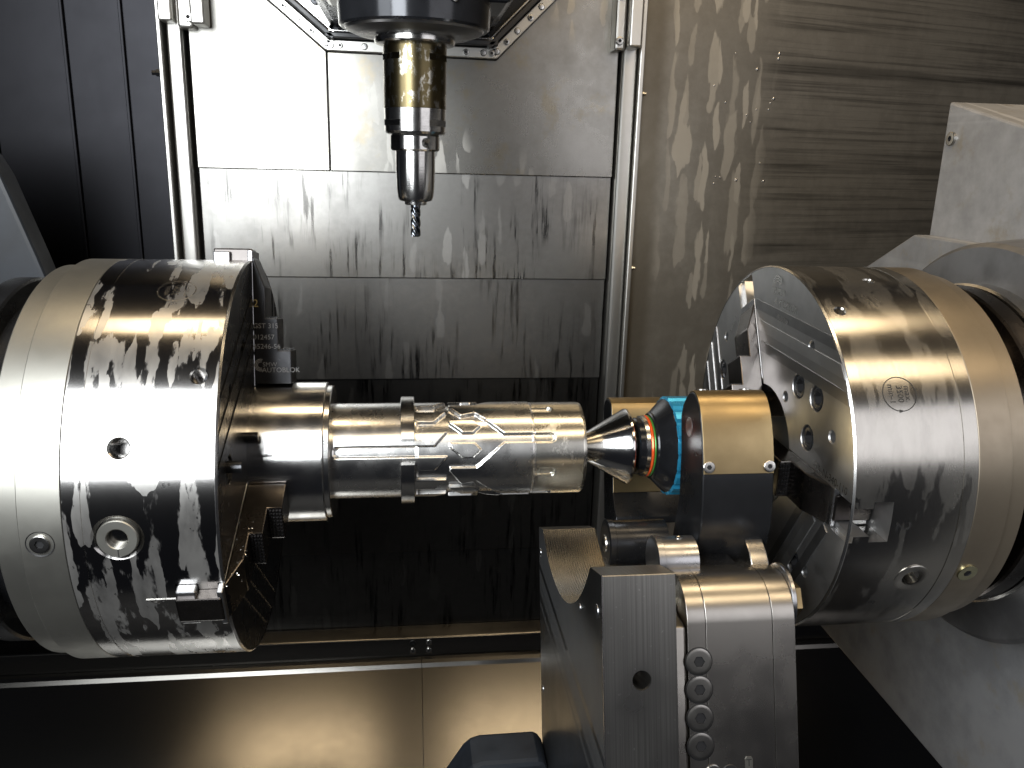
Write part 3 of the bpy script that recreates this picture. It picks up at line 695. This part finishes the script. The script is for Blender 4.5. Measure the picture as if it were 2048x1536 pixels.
socket_screw(.0050, .0010, .0024, .0009, xf(udir, P3(.3330, .1400, -.2245)), 'screw', 'screw_matte', tb_, .18)
part('screw_seat', lathe([(0, .0060), (.0006, .0055), (.0006, 0)], 32, xf(udir, P3(.3450, .1400, -.2260))), 'recess_shade', tb_)
part('name_stamp', text_bm('T', .007, lambda a, b: P3(.3590+a, .1403, -.2200+b)), 'engraving', tb_)
part('stamp_frame', prism([(-.0028, -.008), (.0028, -.008), (.0028, .003), (.0018, .0045), (-.0018, .0045), (-.0028, .003)], .1400, .1402, lambda a, b, h: P3(.3590+a, h, -.2200+b)), 'tan_ring', tb_)
wa = part('end_washer', lathe([(0, 0), (0, .0252), (.0006, .0258), (.0030, .0258), (.0036, .0250), (.0036, 0)], 64, xf('X', P3(.3962, .112, -.112))), 'grey_disc', tb_)
part('end_bolt', lathe([(0, .0145), (.0075, .0145), (.0088, .0125), (.0088, 0)], 6, xf('X', P3(.3998, .116, -.112))), 'bronze', wa)
# neck between carrier and block, rollers
part('neck', prism([(.02, -.112), (.094, -.112), (.098, -.0925), (.070, -.084), (.02, -.084)], .3300, .3750, UVX, .002), 'black_oxide', tb_)
part('shoulder', prism([(-.02, -.13), (.096, -.13), (.096, -.0905)]+arc(.056, -.103, .040, 18, 85, 10)+[(-.02, -.063)], .3840, .3985, UVX, .001), 'ground_steel', tb_)
def roller(label, x0, x1, u, v, r, m1, m2, hole):
    t = thing('roller', label, 'roller', P3(x0, u, v))
    L = x1-x0
    part('drum', lathe([(.006, 0), (.006, r), (L, r), (L, 0)], 64, xf('X', P3(x0, u, v))), m1, t)
    part('end_disc', lathe([(0, 0), (0, r*.92), (.0008, r*1.04), (.0058, r*1.04), (.0062, r)], 64, xf('X', P3(x0, u, v))), m2, t)
    if hole: part('oil_hole', lathe([(0, .0030), (.0005, .0028), (.0005, .0022), (-.0010, 0)], 20, xf(vdir*.95+udir*.3, P3(x0+.020, u+.0055, v+r*.955))), 'screw_steel', t)
    else: part('hub', lathe([(0, .0075), (.0012, .0070), (.0012, .004), (.0002, 0)], 24, xf((-1, 0, 0), P3(x0, u, v))), 'screw_steel', t)
roller('dark roller with a small hub standing beside the cradle block', .285, .335, .027, -.080, .0190, 'black_oxide', 'black_oxide', False)
roller('grey roller with an oil hole above the cradle block', .308, .340, .084, -.0860, .0185, 'grey_disc', 'grey_disc', True)
# shaft stub held by the right chuck
tag(part('shaft_stub', lathe([(.4180, 0), (.4180, .0235), (.4188, .0243), (.470, .0243), (.470, 0)], 64, mx), 'tan_ring', None), 'pale round bar stub clamped in the opposite chuck', 'shaft')
# dark cover below
ck = part('conveyor_cover', prism([(.140, -.40), (.148, -.345), (.156, -.332), (.172, -.306), (.179, -.2995), (.188, -.2965), (.240, -.2960), (.246, -.2985), (.249, -.305), (.254, -.33), (.256, -.40)], -.03, .015, XZ(0), .005), 'blue_grey_paint', None)
tag(ck, 'dark blue grey moulded cover on the chute behind the cradle block', 'cover')
for x, z in ((.157, -.345), (.166, -.350)): socket_screw(.004, .003, .002, .001, xf((0, -1, 0), (x, -.03, z)), 'screw', 'black_oxide', ck)

# ================================================================== MILLING HEAD AND TOOL
TX = .1295
hd = thing('milling_head', 'black glossy milling spindle head above the workpiece', 'spindle head', (TX, 0, .34))
zc = lambda p, m, n, seg=128: part(n, lathe(p, seg, Matrix.Translation((TX, 0, 0))), m, hd)
zc([(.3255, 0), (.3255, .0340), (.3265, .0430), (.3295, .0505), (.3310, .0515), (.3310, .03)], 'grey_disc', 'nose_ring')
zc([(.3310, .03), (.3310, .0540), (.3325, .0556), (.3640, .0575), (.3660, .0575), (.3660, .056), (.3700, .056), (.3700, .062), (.3720, .0640), (.50, .0640), (.50, 0)], 'black_gloss', 'nose')
part('head_body', box(.03, .23, .045, .45, .385, .62, .012), 'black_oxide', hd)
part('clamp', box(.062, .084, -.030, .05, .352, .40, .004), 'black_gloss', hd)
part('clamp', box(.176, .200, -.020, .05, .350, .40, .004), 'black_gloss', hd)
for a in (-118, -95, -78, -62):
    socket_screw(.0024, .0012, .0011, .0008, xf((math.cos(R(a)), math.sin(R(a)), 0), (TX+.0570*math.cos(R(a)), .0570*math.sin(R(a)), .3460)), 'screw', 'screw_steel', hd)
cpw = strip((-.09, .478), (.0290, .3805), .06, .415, 'post_steel', 'cover_plate', wall, .01, .004)
wall_screw(.0180, .415, .4150, .0065, cpw, 'black_oxide')
strip((.232, .3755), (.36, .503), .06, .418, 'black_oxide', 'cover_plate', wall, .01, .004)
part('nozzle_holder', box(.235, .255, .30, .33, .425, .45, .003), 'blue_anodised', hd)
part('cover_plate', prism([(.03, .378), (.232, .376), (.232, .42), (.03, .42)], .43, .44, XZ(0), .002), 'black_gloss', wall)
th = thing('tool_holder', 'cylindrical steel tool holder with brown stained sleeve below the spindle', 'tool holder', (TX, 0, .205))
tl = Matrix.Translation((TX, 0, 0))
part('drive_flange', lathe([(.340, 0), (.340, .0306), (.3275, .0306), (.3270, .0300), (.3270, .0280), (.3250, .0280), (.3245, .0300), (.3218, .0300), (.3205, .0290), (.3195, .0250), (.3195, 0)], 96, tl), 'holder_steel', th)
sl = part('sleeve', lathe([(.3200, 0), (.3200, .0236), (.3180, .0239), (.2752, .0236), (.2752, 0)], 96, tl), 'stained_holder', th)
col = part('collar', lathe([(.2750, 0), (.2750, .0235), (.2585, .0232), (.2568, .0222), (.2560, .0195), (.2560, 0)], 96, tl), 'holder_steel', th)
def flat(z, ang, dz, off, wid, w):
    return box(-wid, wid, off, .05, z-dz, z+dz, 0., None, tl @ Matrix.Rotation(R(ang), 4, 'Z'))
cut(col, [flat(.2645, 180+55, .0022, .0205, .02, 0), flat(.2645, 180-58, .0022, .0205, .02, 0)])
cut(sl, [flat(.3110, 180+55, .0022, .0208, .02, 0), flat(.3110, 180-58, .0022, .0208, .02, 0)])
nt = part('clamp_nut', lathe([(.2560, 0), (.2560, .0178), (.2550, .0187), (.2455, .0187), (.2442, .0176), (.2440, .0150), (.2440, 0)], 96, tl), 'holder_steel', th)
cut(nt, [lathe([(-.01, 0), (-.01, .0036), (0, .0036), (.0012, .0030), (.008, .0030), (.008, 0)], 24, xf((-.42, .9, 0), (TX+.0187*.42, -.0187*.9, .2502))), box(-.03, .03, .0172, .05, .24, .26, 0, None, tl @ Matrix.Rotation(R(118), 4, 'Z'))])
part('taper', lathe([(.2440, 0), (.2440, .0152), (.2300, .0152), (.2160, .0146), (.2095, .0138), (.2072, .0128), (.2064, .0112), (.2062, .009), (.2062, 0)], 96, tl), 'holder_steel', th)
part('front_ring', lathe([(.2063, .0088), (.2040, .0086), (.2035, .0078), (.2035, .004)], 64, tl), 'holder_steel', th)
def endmill():
    bm = bmesh.new(); NZ, NT = 60, 64; z1, z0 = .2040, .1788; rg = []
    for i in range(NZ+1):
        z = z1+(z0-z1)*i/NZ; tw = (z1-z)/.0262*R(300); fl = min(1, max(0, (z1-z-.0025)/.002)); row = []
        for k in range(NT):
            a = 2*PI*k/NT; s = ((a-tw)/(PI/2)) % 1.0
            dep = .0 if s < .30 else math.sin((s-.30)/.70*PI)**.7
            r = .00385*(1-.42*fl*dep); 
            if z < z0+.0006: r *= .93
            row.append(bm.verts.new((TX+r*math.cos(a), r*math.sin(a), z)))
        rg.append(row)
    for A, B in zip(rg, rg[1:]):
        for k in range(NT): j = (k+1) % NT; bm.faces.new((A[k], A[j], B[j], B[k]))
    bm.faces.new(rg[-1]); return bm
tag(part('end_mill', endmill(), 'carbide', None, 40.), 'small helical fluted end mill gripped in the tool holder', 'end mill')

# ================================================================== RIGHT SPINDLE HOUSING
hs = thing('spindle_housing', 'grey sheet metal spindle housing behind the cleaner chuck', 'housing', (.66, 0, -.36))
part('boss', lathe([(.632, .09), (.632, .176), (.636, .180), (.66, .183), (.70, .186)], 160, mx), 'housing_grey', hs)
part('nose_ring', lathe([(.6165, .10), (.6165, .1420), (.618, .1440), (.633, .1440)], 160, mx), 'turned_steel', hs)
part('side_plate', prism([(.30, -.368), (-.35, -.378), (-.35, .10), (.02, .17), (.205, .17), (.30, .12)], .682, .72, YZ(0), .002), 'housing_low', hs)
cv = part('top_cover', prism([(.207, .1), (-.25, .1), (-.25, .2020), (.206, .311)], .701, 1.1, YZ(0), .0025), 'housing_sheet', hs)
socket_screw(.0072, .0030, .0032, .0015, xf((-1, 0, 0), (.701, .192, .2725)), 'screw', 'screw_steel', cv)
part('hook', lathe([(0, .0015), (.018, .0015), (.018, 0)], 10, xf((0, -.3, -1), (.6655, .045, .178))), 'bright_edge', hs)
# left headstock cover
tag(part('headstock_cover', prism([(-.60, -.22), (-.60, .240), (-.285, .240), (-.272, .232), (-.262, .212), (-.238, .135), (-.225, .09), (-.225, -.20), (-.24, -.22)], .20, .235, XZ(0), .004), 'blue_grey_paint', None), 'dark headstock cover beside the stained chuck', 'cover')
# coolant drops on the right wall
random.seed(4); bm = bmesh.new()
for i in range(18):
    s, z = random.uniform(.10, .21), random.uniform(.20, .42); r = random.uniform(.0007, .0019)
    bmesh.ops.create_icosphere(bm, subdivisions=2, radius=r, matrix=Matrix.Translation((s, -.0003, z)) @ Matrix.Diagonal((1, .55, 1.25, 1)))
dr = part('coolant_drops', bm, 'bright_edge', wr); dr['kind'] = 'stuff'

random.seed(11); bm = bmesh.new()
def chip(p, n):
    ax = Vector((random.uniform(-1, 1), random.uniform(-1, 1), random.uniform(-1, 1))).normalized(); u = ax.orthogonal().normalized(); v = ax.cross(u); r = random.uniform(.0005, .0013); w = random.uniform(.0003, .0007); turn = random.uniform(1.5, 5.)
    A = []
    for i in range(9):
        t = turn*i/8; q = Vector(p)+u*r*math.cos(t)+v*r*math.sin(t)+ax*.0009*t*.5; A.append((bm.verts.new(q), bm.verts.new(q+ax*w+u*.0001)))
    for a_, b_ in zip(A, A[1:]): bm.faces.new((a_[0], b_[0], b_[1], a_[1]))
f2 = lf(199.3)
for i in range(26): chip(f2(random.uniform(.085, .158), random.uniform(-.019, -.0150), random.uniform(-.012, .001)), 0)
for i in range(10): chip(f2(random.uniform(.157, .166), random.uniform(-.016, .010), random.uniform(.0, .02)), 0)
sw = part('swarf', bm, 'bright_edge', None); sw['kind'] = 'stuff'; sw['label'] = 'tiny curled metal chips caught on the lower jaw'; sw['category'] = 'swarf'
